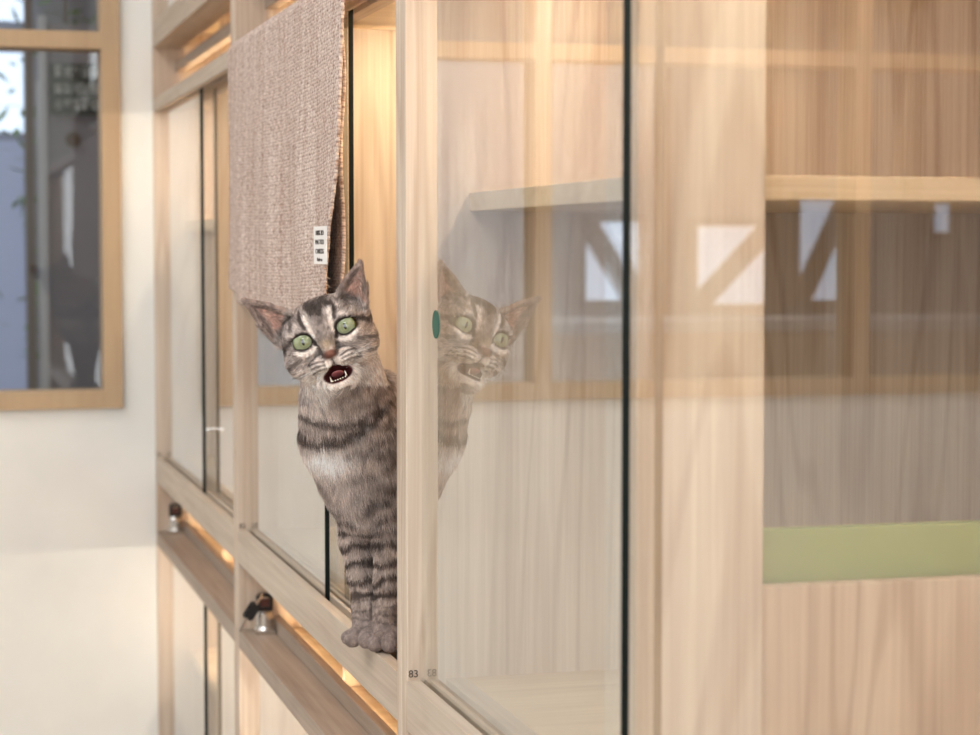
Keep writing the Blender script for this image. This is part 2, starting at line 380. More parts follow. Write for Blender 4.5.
bmesh.ops.bevel(bm, geom=bm.edges[:], offset=.0022, segments=3, affect='EDGES'); bmesh.ops.recalc_face_normals(bm, faces=bm.faces)
frombm('key_head', bm, BLACK, k, smooth=False)

# ------------------------------------------------------------------ woven runner over the top rail
def runner():
    m, nt, N, L = newmat('woven_cotton')
    o = N.new('ShaderNodeOutputMaterial'); b = N.new('ShaderNodeBsdfPrincipled'); b.inputs['Roughness'].default_value = .95
    b.inputs['Specular IOR Level'].default_value = .1
    uv = N.new('ShaderNodeUVMap'); 
    mp = N.new('ShaderNodeMapping'); mp.inputs['Scale'].default_value = (190, 115, 1); L.new(uv.outputs[0], mp.inputs[0])
    v = N.new('ShaderNodeTexVoronoi'); v.inputs['Scale'].default_value = 1; v.inputs['Randomness'].default_value = .55
    L.new(mp.outputs[0], v.inputs['Vector'])
    mp2 = N.new('ShaderNodeMapping'); mp2.inputs['Scale'].default_value = (26, 2.2, 1); L.new(uv.outputs[0], mp2.inputs[0])
    n = N.new('ShaderNodeTexNoise'); n.inputs['Scale'].default_value = 1; n.inputs['Detail'].default_value = 3; L.new(mp2.outputs[0], n.inputs['Vector'])
    mp3 = N.new('ShaderNodeMapping'); mp3.inputs['Scale'].default_value = (70, 60, 1); L.new(uv.outputs[0], mp3.inputs[0])
    n3 = N.new('ShaderNodeTexNoise'); n3.inputs['Scale'].default_value = 1; n3.inputs['Detail'].default_value = 2; L.new(mp3.outputs[0], n3.inputs['Vector'])
    cr = N.new('ShaderNodeValToRGB'); cr.color_ramp.elements[0].position = .33; cr.color_ramp.elements[1].position = .66
    cr.color_ramp.elements[0].color = S(186, 158, 144); cr.color_ramp.elements[1].color = S(234, 219, 209)
    ad = N.new('ShaderNodeMath'); ad.operation = 'MULTIPLY_ADD'; ad.inputs[1].default_value = .45
    sub = N.new('ShaderNodeMath'); sub.operation = 'MULTIPLY'; sub.inputs[1].default_value = .55; L.new(n3.outputs['Fac'], sub.inputs[0])
    L.new(n.outputs['Fac'], ad.inputs[0]); L.new(sub.outputs[0], ad.inputs[2]); L.new(ad.outputs[0], cr.inputs[0])
    mx = N.new('ShaderNodeMix'); mx.data_type = 'RGBA'; mx.blend_type = 'MULTIPLY'; 
    r2 = N.new('ShaderNodeMapRange'); r2.inputs[1].default_value = .45; r2.inputs[2].default_value = .8; r2.inputs[3].default_value = 0; r2.inputs[4].default_value = .75
    L.new(v.outputs['Distance'], r2.inputs[0]); L.new(r2.outputs[0], mx.inputs[0])
    L.new(cr.outputs[0], mx.inputs[6]); mx.inputs[7].default_value = S(132, 100, 84); L.new(mx.outputs[2], b.inputs['Base Color'])
    bp = N.new('ShaderNodeBump'); bp.invert = True; bp.inputs['Strength'].default_value = .9; bp.inputs['Distance'].default_value = .0022
    L.new(v.outputs['Distance'], bp.inputs['Height']); L.new(bp.outputs[0], b.inputs['Normal']); L.new(b.outputs[0], o.inputs[0])
    # profile: hangs down the front (path length s), over the rail, short tail behind
    zt = -.533+UH+.0045
    ya, yb = 2.085, 2.905
    front = .352
    rnd = random.Random(3)
    nu, nv = 120, 110
    prof = []
    for j in range(nv+1):
        s = -.082 + (front+.082)*j/nv
        prof.append(s)
    bm = bmesh.new(); uvl = bm.loops.layers.uv.new('UVMap'); grid = []
    for i in range(nu+1):
        fy = i/nu; row = []
        for j, s in enumerate(prof):
            y = ya+(yb-ya)*fy
            r = .009
            if s < 0:  # on top of rail going in
                x = XF+.004-s*.5 if s > -.05 else XF+.029; z = zt-.0 if s > -.05 else zt
                x = XF+.004-s*.45; z = zt+.002*math.sin(fy*21)**2
            elif s < r*1.57:
                a = s/r; x = XF+.004-r*math.sin(a); z = zt-r*(1-math.cos(a))
            else:
                d = s-r*1.57; x = XF+.004-r; z = zt-r-d
                k_ = min(1, d/.25)
                x -= .003+.0035*k_*(1+math.sin(fy*9.3+1)) + .004*k_*math.sin(fy*23+d*6)
                # lower near corner curls out and sideways
                c1 = max(0, (.10-fy)/.10)*max(0, (d-.20)/.14)
                y += .045*c1*min(1, d/.3); x -= .004*c1
                z += .012*math.sin(fy*3.0)*k_*-1+.010*max(0, (fy-.8)/.2)*k_
                y += .004*math.sin(d*31+2*fy)*k_*(1-fy) 
            zz = z+rnd.uniform(-.0004, .0004)
            row.append(bm.verts.new((x+rnd.uniform(-.0005, .0005)-.01, y-2.485, zz-zt)))
        grid.append(row)
    for i in range(nu):
        for j in range(nv):
            f = bm.faces.new((grid[i][j], grid[i+1][j], grid[i+1][j+1], grid[i][j+1])); f.smooth = True
            for lp, (a, c_) in zip(f.loops, ((i, j), (i+1, j), (i+1, j+1), (i, j+1))): lp[uvl].uv = (a/nu*.8/.45, c_/nv)
    me = bpy.data.meshes.new('woven_runner'); bm.to_mesh(me); bm.free()
    o_ = link('woven_runner', me, m, None, (0.01, 2.485, zt+H))
    md = o_.modifiers.new('thick', 'SOLIDIFY'); md.thickness = .0032; md.offset = 0
    tag(o_, 'beige woven cotton runner draped over the rail above the cat', 'cloth')
    # care tag near the lower near corner
    tv = min(me.vertices, key=lambda q: (q.co.y-(2.135-2.485))**2+(q.co.z-(.004-zt))**2).co
    tv2 = min(me.vertices, key=lambda q: (q.co.y-(2.17-2.485))**2+(q.co.z-(.004-zt))**2).co
    tagpos = (min(tv.x, tv2.x)-.0045, 2.140-2.485, .004-zt)
    tagm = plain('tag_white', S(236, 232, 228), .7)
    bm = bmesh.new(); addbox(bm, -.0004, .0004, -.036, .036, -.0195, .0195)
    tg = frombm('care_tag', bm, tagm, o_, tagpos)
    for q, (s, zz) in enumerate((('100% BD', .0125), ('MATTED', .003), ('CAREDS', -.0065), ('Made in', -.015))):
        M = Matrix.Translation((-.0007, .001, zz)) @ Matrix.Rotation(-math.pi/2, 4, 'Z') @ Matrix.Rotation(math.pi/2, 4, 'X')
        t_ = text('tag_lettering', s, .0072 if q < 3 else .0052, INK, tg, Matrix.Translation((-.0007, .001, zz)) @ Matrix.Rotation(-math.pi/2, 4, 'Z') @ Matrix.Rotation(math.pi/2, 4, 'X') @ Matrix.Scale(1.75, 4, (1, 0, 0)))
    # second, straight-hanging layer of the doubled cloth
    bm = bmesh.new(); uvl = bm.loops.layers.uv.new('UVMap'); g2 = []
    for i in range(31):
        y = 2.134+(.26)*i/30
        g2.append([bm.verts.new((.4135-.002*math.sin(j*.25+i*.1)*min(1, j/10)-.0035*min(1, j/20), y-2.485+.003*math.sin(j*.33)*(i < 4), -.012-.345*j/60)) for j in range(61)])
    for i in range(30):
        for j in range(60):
            f = bm.faces.new((g2[i][j], g2[i+1][j], g2[i+1][j+1], g2[i][j+1])); f.smooth = True
            for lp, (a, c_) in zip(f.loops, ((i, j), (i+1, j), (i+1, j+1), (i, j+1))): lp[uvl].uv = (a/30*.66, c_/60)
    bl_ = frombm('back_layer', bm, m, o_); md2 = bl_.modifiers.new('thick', 'SOLIDIFY'); md2.thickness = .003; md2.offset = 0
    # short loose threads along the near hem
    bm = bmesh.new(); rn = random.Random(8)
    for row_j in range(25, nv, 2):
        co = me.vertices[row_j].co
        a = Vector(co); d = Vector((rn.uniform(-.004, .004), -rn.uniform(.002, .007), rn.uniform(-.004, .002)))
        s = Vector((0, 0, .0006)); q = Vector((.0006, 0, 0))
        v = [bm.verts.new(p) for p in (a-s, a+s, a+d+s*.5, a+d-s*.5, a-q, a+q, a+d+q*.5, a+d-q*.5)]
        bm.faces.new(v[:4]); bm.faces.new(v[4:])
    frombm('hem_threads', bm, plain('thread', S(206, 176, 150), .9), o_)
runner()

# ------------------------------------------------------------------ the cat
exec_cat = True
ZC0 = 2.05
def Lp(px, py, dy=0.0):
    """a point of the cat in its own frame (x right, y away, z up from the sill)"""
    v = (367.5-py)/F; zc = ZC0+dy; D = zc/(math.cos(PH)+v*math.sin(PH))
    z = -D*math.sin(PH)+v*D*math.cos(PH)
    return np.array(((px-490)/F*D+.12226, dy, z+.392), np.float32)
U = .000927                                  # one unit of the head plan
HO = Lp(324, 334, -.108)
ca, sa = math.cos(math.radians(21)), math.sin(math.radians(21))
HU = np.array((ca, 0, sa), np.float32); HV = np.array((-sa, 0, ca), np.float32); HW = np.array((0, -1, 0), np.float32)
def Hd(u, v, w): return HO+U*(u*HU+v*HV+w*HW)
GRES = .0014
lo = np.array((-.150, -.150, -.006), np.float32); hi = np.array((.150, .205, .412), np.float32)
NN = ((hi-lo)/GRES).astype(int)+1
field = np.full(NN, .05, np.float32)
AX = [lo[i]+GRES*np.arange(NN[i], dtype=np.float32) for i in range(3)]
def region(pmin, pmax, pad):
    s = []
    for i in range(3):
        a = max(0, int((pmin[i]-pad-lo[i])/GRES)); b = min(NN[i], int((pmax[i]+pad-lo[i])/GRES)+2); s.append(slice(a, max(a, b)))
    g = np.meshgrid(AX[0][s[0]], AX[1][s[1]], AX[2][s[2]], indexing='ij', sparse=True)
    return tuple(s), g
def smin(a, b, k):
    h = np.clip(.5+.5*(b-a)/k, 0, 1); return b*(1-h)+a*h-k*h*(1-h)
def put(s, d, k, sub=False):
    if sub: field[s] = -smin(-field[s], d, k)
    else: field[s] = smin(field[s], d, k)
def capsule(a, b, ra, rb, k=.012, sub=False):
    a = np.asarray(a, np.float32); b = np.asarray(b, np.float32); R = max(ra, rb)
    s, g = region(np.minimum(a, b)-R, np.maximum(a, b)+R, k+.006)
    ab = b-a; L2 = float(ab@ab)+1e-9
    t = np.clip(((g[0]-a[0])*ab[0]+(g[1]-a[1])*ab[1]+(g[2]-a[2])*ab[2])/L2, 0, 1)
    d = np.sqrt((g[0]-a[0]-t*ab[0])**2+(g[1]-a[1]-t*ab[1])**2+(g[2]-a[2]-t*ab[2])**2)-(ra+(rb-ra)*t)
    put(s, d, k, sub)
def ellip(c, r, ax=None, k=.008, sub=False):
    """ellipsoid, axes ax = rows of unit vectors"""
    ax = np.eye(3, dtype=np.float32) if ax is None else ax; R = max(r)
    s, g = region(c-R, c+R, k+.006)
    q = [sum((g[i]-c[i])*ax[j][i] for i in range(3)) for j in range(3)]
    k0 = np.sqrt(sum((q[j]/r[j])**2 for j in range(3))); k1 = np.sqrt(sum((q[j]/r[j]**2)**2 for j in range(3)))+1e-6
    put(s, k0*(k0-1)/k1, k, sub)
HA = (HU, HV, HW)
def he(u, v, w, ru, rv, rw, k=6, sub=False, rot=0):
    ax = HA
    if rot: 
        c_, s_ = math.cos(rot), math.sin(rot); ax = (HU*c_+HV*s_, -HU*s_+HV*c_, HW)
    ellip(Hd(u, v, w), (ru*U, rv*U, rw*U), ax, k*U, sub)
def hc(p, q, ra, rb, k=5, sub=False): capsule(Hd(*p), Hd(*q), ra*U, rb*U, k*U, sub)
PX = 1/1022.
# torso, chest and haunch
capsule(Lp(342, 398, -.02), Lp(356, 440, .0), .036, .045, .014)
capsule(Lp(356, 440, .0), Lp(369, 478, .012), .045, .042, .014)
capsule(Lp(369, 478, .012), Lp(372, 506, .016), .042, .031, .014)
capsule(Lp(372, 412, .03), Lp(415, 470, .055), .040, .066, .016)
capsule(Lp(415, 470, .055), Lp(440, 560, .075), .066, .072, .02)
ellip(Lp(452, 600, .09), (.075, .07, .062), k=.02)
capsule(Lp(440, 636, .04), Lp(480, 640, .05), .016, .018, .01)
capsule(Lp(378, 478, .012), Lp(378, 506, .010), .040, .026, .012)
ellip(Lp(338, 428, -.010), (.032, .028, .036), k=.012)
# neck
capsule(Hd(2, -10, -48), Lp(348, 405, -.02), 38*U, .040, .012)
# forelegs
for pts in ([(359, 515, .024, 18), (356, 540, .026, 15), (361, 575, .022, 11.5), (363, 606, .018, 9.8), (362, 628, .012, 10)],
            [(388, 508, -.004, 20), (390, 545, -.006, 15.5), (388, 580, -.006, 12), (386, 608, -.006, 11.3), (383, 630, -.010, 11.5)]):
    for p, q in zip(pts, pts[1:]): capsule(Lp(*p[:3]), Lp(*q[:3]), p[3]*PX, q[3]*PX, .005)
def paw(cx, dy):
    c = Lp(cx, 640, dy); c[2] = .0125
    ellip(c+np.array((.001, .002, .003)), (.0090, .011, .0110), k=.002)
    for (ox, oy, r) in ((-.0180, .001, .0068), (-.0125, -.0150, .0082), (.0020, -.0205, .0086), (.0160, -.0125, .0080)):
        p = c+np.array((ox, oy, 0)); p[2] = r+.0006
        q = c+np.array((ox*.35+.001, oy*.2, 0)); q[2] = .018
        capsule(q, p, r*.62, r, .0004)
paw(366, .008); paw(389, -.014)
# head
he(0, 1, -42, 46, 34, 46, 8)
he(0, 11, -22, 33, 21, 26, 8)
for s in (-1, 1):
    he(s*(27 if s < 0 else 24.5), -18, -30, 22, 21, 26, 8)
    he(s*21, 10, -9, 15, 9, 13, 6)           # brow
    he(s*23, -11, -6, 14, 9, 12, 6)          # under-eye
    he(s*10.5, -27.5, 5, 12.5, 8.0, 14, 2.5)       # whisker pad
hc((0, 12, -4), (0, -14, 11), 9.5, 6.5, 6)
he(0, -20.5, 16, 8, 4.6, 5.5, 2.5)           # nose
he(-2, -51.5, -4, 15, 7.5, 16, 4)             # chin / lower jaw
he(-2, -44, -14, 22, 12, 18, 5)
# mouth cavity
he(-1.5, -42.4, 4, 14.2, 6.9, 17, 1.6, True, rot=-.06)
he(-1.5, -36.0, 8, 5.5, 4.5, 15, 2.0, True)
hc((-12, -38, 4), (-15.5, -38, 2), 3, 1.5, 1.5, True); hc((10, -39, 4), (12.5, -39, 2), 3, 1.5, 1.5, True)
hc((-1, -26, 22), (-1, -33, 21), .9, .9, 1.5, True)
# eye openings
for s in (-1, 1):
    he(s*22.5, -.2, 4, 9.0, 7.3, 11, 1.0, True, rot=s*.16)
hc((-4, -21.5, 22), (-5.5, -21, 21), .9, .7, 1, True); hc((4, -21.5, 22), (5.5, -21, 21), .9, .7, 1, True)
# ears: shells fanned from the tip to a curved base
for s in (-1, 1):
    tip = (-65, 60, -26) if s < 0 else (58, 54, -26)
    ob = 0 if s < 0 else -4
    base = [(s*24, 30, -16), (s*29, 32, -26), (s*36, 29, -33), (s*43, 22, -36), (s*(47+ob), 12, -33), (s*(48+ob), 3, -25)]
    fine = []
    for a, b in zip(base, base[1:]):
        for t in (0, .33, .66): fine.append(tuple(a[i]+(b[i]-a[i])*t for i in range(3)))
    fine.append(base[-1])
    for j, p in enumerate(fine):
        f = j/(len(fine)-1); arc = math.sin(math.pi*f)
        mid = tuple((p[i]+tip[i])/2 for i in range(3)); 
        out = ((s*(-1.5) if f < .5 else s*2.0), (2 if f < .5 else -1.5), -3*arc)
        e = abs(f-.5)*2; mid = (mid[0]+out[0]*e, mid[1]+out[1]*e, mid[2]+out[2])
        hc(p, mid, 2.4, 1.8, 1.5); hc(mid, tip, 1.8, 1.5, 1.5)
def surface_nets(F_, org, h):
    ins = F_ < 0
    c = [ins[i:ins.shape[0]-1+i, j:ins.shape[1]-1+j, k:ins.shape[2]-1+k] for i in (0, 1) for j in (0, 1) for k in (0, 1)]
    sm = sum(x.astype(np.uint8) for x in c); act = (sm > 0) & (sm < 8)
    idx = -np.ones(act.shape, np.int32); A = np.argwhere(act); idx[act] = np.arange(len(A))
    P = np.zeros((len(A), 3)); W = np.zeros(len(A))
    cor = [(i, j, k) for i in (0, 1) for j in (0, 1) for k in (0, 1)]
    for a in cor:
        for ax in range(3):
            if a[ax]: continue
            b = list(a); b[ax] = 1
            va = F_[A[:, 0]+a[0], A[:, 1]+a[1], A[:, 2]+a[2]]; vb = F_[A[:, 0]+b[0], A[:, 1]+b[1], A[:, 2]+b[2]]
            m = (va < 0) != (vb < 0); t = np.where(m, va/(va-vb+1e-12), 0)
            p = np.array(a, float)[None].repeat(len(A), 0); p[:, ax] += t
            P[m] += p[m]; W[m] += 1
    P = (A+P/W[:, None])*h+org
    Q = []
    for ax in range(3):
        s0 = [slice(None)]*3; s1 = [slice(None)]*3; s0[ax] = slice(0, -1); s1[ax] = slice(1, None)
        a = ins[tuple(s0)]; b = ins[tuple(s1)]; E = np.argwhere(a != b)
        o1, o2 = [q for q in range(3) if q != ax]
        E = E[(E[:, o1] > 0) & (E[:, o2] > 0) & (E[:, o1] < act.shape[o1]) & (E[:, o2] < act.shape[o2])]
        def I(d1, d2):
            e = E.copy(); e[:, o1] += d1; e[:, o2] += d2; return idx[e[:, 0], e[:, 1], e[:, 2]]
        q = np.stack([I(-1, -1), I(0, -1), I(0, 0), I(-1, 0)], 1)
        fl = a[E[:, 0], E[:, 1], E[:, 2]] 
        if ax == 1: fl = ~fl
        q[~fl] = q[~fl][:, ::-1]; Q.append(q)
    return P, np.concatenate(Q)
V, Q = surface_nets(field, lo, GRES)
gx, gy, gz = [np.clip(((V[:, i]-lo[i])/GRES).round().astype(int), 1, NN[i]-2) for i in range(3)]
NR = np.stack([field[gx+1, gy, gz]-field[gx-1, gy, gz], field[gx, gy+1, gz]-field[gx, gy-1, gz], field[gx, gy, gz+1]-field[gx, gy, gz-1]], 1)
NR /= np.linalg.norm(NR, axis=1)[:, None]+1e-9

# --- coat colours, as a function of the place on the cat
def vnoise(p, sc, seed=0):
    q = p*sc; i = np.floor(q).astype(np.int64); f = q-i; f = f*f*(3-2*f)
    def h(a):
        n = (a[:, 0]*73856093 ^ a[:, 1]*19349663 ^ a[:, 2]*83492791) + seed*7919
        n = (n ^ (n >> 13))*1274126177 & 0x7fffffff; n = (n ^ (n >> 16)) & 0xffff
        return n/65535.
    r = 0
    for dx in (0, 1):
        for dy in (0, 1):
            for dz in (0, 1):
                wgt = (f[:, 0] if dx else 1-f[:, 0])*(f[:, 1] if dy else 1-f[:, 1])*(f[:, 2] if dz else 1-f[:, 2])
                r = r+wgt*h(i+np.array((dx, dy, dz)))
    return r
def lin(r, g, b): return np.array(S(r, g, b)[:3])
def segd(x, y, pts):
    d = np.full(len(x), 1e9)
    for (a, b), (c_, e) in zip(pts, pts[1:]):
        t = np.clip(((x-a)*(c_-a)+(y-b)*(e-b))/((c_-a)**2+(e-b)**2+1e-9), 0, 1)
        d = np.minimum(d, np.hypot(x-a-t*(c_-a), y-b-t*(e-b)))
    return d
def sstep(a, b, x): t = np.clip((x-a)/(b-a), 0, 1); return t*t*(3-2*t)
GREY, DARK, LIGHT, BROWN = lin(162, 146, 136), lin(54, 42, 38), lin(226, 212, 202), lin(150, 126, 108)
def coat(P):
    n1 = vnoise(P, 90, 1); n2 = vnoise(P, 260, 2); n3 = vnoise(P*np.array((1, 1, .55)), 700, 3)
    rel = P-HO[None]; u = rel@HU/U; v = rel@HV/U; w = rel@HW/U
    # plan coordinates of the body, in the reference scale of the cat's own front
    bx = (P[:, 0])/PX+365; by = 650-P[:, 2]/PX
    head = (v+.00*u > -57+4*(n1-.5)-.012*u*u) & (np.abs(u) < 72) & (w > -95) & (P[:, 2] > .245)
    col = np.zeros((len(P), 3)); col[:] = GREY
    def mixc(c_, a): 
        nonlocal col
        col = col*(1-a[:, None])+c_*a[:, None]
    wob = (n1-.5)*9
    # ---- body
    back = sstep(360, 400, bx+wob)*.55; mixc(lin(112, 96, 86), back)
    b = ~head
    st = lambda pts, wd, s=1.0: s*(1-sstep(wd*.35, wd, segd(bx+wob*.35, by+wob*.4, pts)))
    mixc(lin(236, 224, 216), np.clip(1.15*np.exp(-(((bx-331+wob)/25)**2+((by-452+wob)/15)**2)), 0, .95)*b)
    mixc(LIGHT, .55*np.exp(-(((bx-326)/20)**2+((by-405)/11)**2))*b)
    mixc(lin(196, 182, 174), .7*np.exp(-(((bx-352)/22)**2+((by-495)/40)**2))*b)
    for pts, wd, s in (([(294, 404), (312, 411), (339, 416), (363, 412), (378, 398)], 5, .75),
                       ([(296, 420), (308, 431), (322, 435)], 5.5, .9), ([(328, 432), (355, 427), (372, 415), (386, 398)], 6.5, .9),
                       ([(302, 455), (314, 472), (326, 486)], 4, .35), ([(350, 445), (372, 440), (392, 425)], 5, .55),
                       ([(352, 470), (375, 466), (396, 452)], 5, .5), ([(366, 500), (382, 492), (398, 478)], 5, .7),
                       ([(372, 520), (385, 512), (400, 500)], 5, .7), ([(330, 512), (345, 516), (356, 520)], 4.5, .75), ([(318, 494), (330, 502), (340, 505)], 4, .5)):
        mixc(DARK, st(pts, wd, s)*b)
    mixc(lin(46, 36, 32), .9*np.exp(-(((bx-370)/10)**2+((by-535)/12)**2))*b)  # shade of the gap between the forelegs, painted into the coat
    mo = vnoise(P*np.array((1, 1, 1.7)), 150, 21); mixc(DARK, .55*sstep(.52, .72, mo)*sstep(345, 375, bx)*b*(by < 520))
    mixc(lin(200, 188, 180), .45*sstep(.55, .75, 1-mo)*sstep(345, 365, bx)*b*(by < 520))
    leg = b & (by > 518)
    ph = np.sin((by+wob*1.1+.18*(bx-365))*2*math.pi/17.5+.4*np.sin(bx*.15))
    mixc(DARK, sstep(.05, .75, ph)*sstep(512, 530, by)*(1-sstep(598, 618, by))*.88*leg)
    mixc(lin(176, 160, 150), sstep(.2, .9, -ph)*sstep(518, 530, by)*(1-sstep(600, 618, by))*.6*leg)
    ph2 = np.sin((by+wob*.7)*2*math.pi/8.5); mixc(DARK, sstep(.5, .95, ph2)*sstep(585, 598, by)*(1-sstep(622, 630, by))*.55*leg)
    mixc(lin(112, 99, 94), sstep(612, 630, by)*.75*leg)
    # paws stay plain grey, toes get no marks of their own
    # ---- head
    hm = head.astype(float)
    hs = lambda pts, wd, s=1.0: s*hm*(w > -60)*(1-sstep(wd*.4, wd, segd(u+wob*.12, v+wob*.12, pts)))
    mixc(lin(158, 146, 140), hm*.8)
    mixc(lin(120, 106, 98), hm*sstep(14, 40, v)*.55)
    mixc(lin(172, 140, 112), hm*sstep(28, 44, u)*sstep(-30, -10, -np.abs(v+12))*.35)
    mh = vnoise(P, 330, 31); mixc(DARK, hm*.38*sstep(.5, .72, mh)); mixc(LIGHT, hm*.28*sstep(.5, .72, 1-mh))
    # lower cheeks, muzzle and chin pale
    mixc(LIGHT, hm*.85*(sstep(24, 34, -v)*(1-sstep(30, 52, np.abs(u)))))
    mixc(LIGHT, hm*.8*np.exp(-(((np.abs(u)-12)/10)**2+((v+28)/7)**2)))
    mixc(LIGHT, hm*.6*np.exp(-(((u+32)/12)**2+((v+38)/11)**2)))
    mixc(lin(196, 184, 176), hm*.6*np.exp(-(((np.abs(u)-30)/13)**2+((v+17)/5)**2)))
    # bridge
    mixc(lin(118, 106, 100), hm*.8*np.exp(-((u/7.5)**2))*sstep(-16, -8, v)*(1-sstep(16, 26, v)))
    mixc(lin(160, 138, 112), hm*.75*np.exp(-((u/6.5)**2+((v+11)/6)**2)))
    mixc(DARK, hm*.5*np.exp(-(((np.abs(u)-8.5)/2.6)**2+((v+15)/6)**2)))
    for s in (-1, 1):
        U_ = lambda L_: [(s*a, b_) for a, b_ in L_]
        mixc(LIGHT, hs(U_([(10.5, 1), (11, 10), (13.5, 21)]), 3.4, .9))
        mixc(LIGHT, hs(U_([(13, -10.5), (22, -13.2), (31, -9)]), 3.4, .95))
        mixc(LIGHT, hs(U_([(15, 12), (24, 14), (33, 10)]), 3.0, .35))
        mixc(DARK, hs(U_([(16, 12), (18, 20), (17, 27)]), 3.0, .9))
        mixc(DARK, hs(U_([(29, 14), (30, 22), (28, 30)]), 3.6, .55))
        mixc(DARK, hs(U_([(33, 3), (40, 1), (47, -6)]), 3.4, .85))
        mixc(DARK, hs(U_([(30, -16), (40, -19), (50, -22)]), 2.8, .6))
        mixc(DARK, hs(U_([(34, -31), (42, -33), (50, -33)]), 2.8, .55))
        for r_ in (0, 1, 2):
            mixc(DARK, hs(U_([(9, -25.5-r_*3.6), (17, -23.8-r_*4.0), (25, -23.5-r_*4.6)]), 1.5, .75))
        # dark eye rim
        q = np.hypot((u-s*22.5)/11.0, (v+.0)/9.0); mixc(lin(30, 22, 20), hm*(w > -25)*(1-sstep(.98, 1.16, q))*.97)
        mixc(lin(30, 22, 20), hs(U_([(11.5, -3.5), (10.5, -7.5)]), 2.4, .9))
    mixc(lin(46, 35, 31), hs([(-9, 33), (-4, 24), (-1, 32), (3, 22), (7, 34), (12, 27)], 5.2, .9))
    mixc(lin(50, 40, 36), hs([(-20, 36), (-10, 40), (4, 42), (20, 38)], 5, .6))
    # ears: outside grey, inside pinkish
    au = np.abs(u); ear = hm*sstep(2, 5, (25*(au-26)+24*(v-33))/34.7)
    e_in = ((au-26)*23-(v-33)*35)/41.9; e_out = -((au-51)*48-(v-8)*10)/49.
    mixc(lin(132, 114, 106), ear*.9)
    ein = ear*(NRf(P)[:, 1] < .15)*sstep(2.5, 6, np.minimum(e_in, e_out)+(n1-.5)*3)
    mixc(lin(206, 166, 150), ein*.75)
    mixc(lin(226, 206, 190), ein*.6*sstep(.55, .8, vnoise(P, 420, 9))*(1-sstep(6, 16, e_out)))
    # nose leather and lips
    nz = hm*np.exp(-((u/6.4)**4+((v+20.5)/4.2)**4))*(w > 14); mixc(lin(104, 68, 56), np.clip(nz*1.3, 0, 1))
    mixc(lin(46, 24, 20), hm*(w > 8)*.95*np.exp(-(((np.abs(u)-6.4)/2.0)**2+((v+20)/3.8)**2)))
    mixc(lin(46, 24, 20), hm*(w > 8)*.85*np.exp(-((u/1.3)**2+((v+29)/4.5)**2)))
    q = np.minimum(np.hypot((u+1.5)/15.3, (v+42.4)/7.9), np.hypot((u+1.5)/7.2, (v+37)/5.6)); cav = hm*(w > -22)*(1-sstep(.96, 1.10, q)); mixc(lin(70, 24, 24), cav)
    f = (.70+.60*n2)[:, None]*(.70+.60*n3)[:, None]
    return np.clip(col*f*np.array((1.18, 1.18, 1.19)), 0, 1), dict(u=u, v=v, w=w, head=head, bx=bx, by=by, q=q)
_nr = None
def NRf(P): return _nr
_nr = NR
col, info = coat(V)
me = bpy.data.meshes.new('cat'); me.vertices.add(len(V)); me.vertices.foreach_set('co', V.astype(np.float32).ravel())
me.loops.add(len(Q)*4); me.loops.foreach_set('vertex_index', Q.astype(np.int32).ravel())
me.polygons.add(len(Q)); me.polygons.foreach_set('loop_start', np.arange(0, len(Q)*4, 4, dtype=np.int32))
me.update(calc_edges=True); me.validate()
me.polygons.foreach_set('use_smooth', [True]*len(me.polygons))
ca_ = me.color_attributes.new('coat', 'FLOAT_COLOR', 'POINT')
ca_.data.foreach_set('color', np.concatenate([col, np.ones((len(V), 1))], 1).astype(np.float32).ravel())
def furmat(name, rough, k=1.0):
    m, nt, N, L = newmat(name); o = N.new('ShaderNodeOutputMaterial'); b = N.new('ShaderNodeBsdfPrincipled')
    a = N.new('ShaderNodeAttribute'); a.attribute_name = 'coat'
    b.inputs['Roughness'].default_value = rough; b.inputs['Specular IOR Level'].default_value = .25
    L.new(a.outputs['Color'], b.inputs['Base Color']); L.new(b.outputs[0], o.inputs[0]); return m
cat = link('cat', me, furmat('cat_coat', .8))
wx = lambda zc, px: (px-490)/F*zc
# origin of the cat frame: on the sill
c_, s_ = math.cos(TH), math.sin(TH)
ox = -.12226
cat.location = (ox*c_+ZC0*s_, -ox*s_+ZC0*c_, H-.392)
cat.rotation_euler = (0, 0, -TH)
tag(cat, 'grey-brown tabby cat with green eyes and open mouth, sitting in the open cabinet front', 'cat')
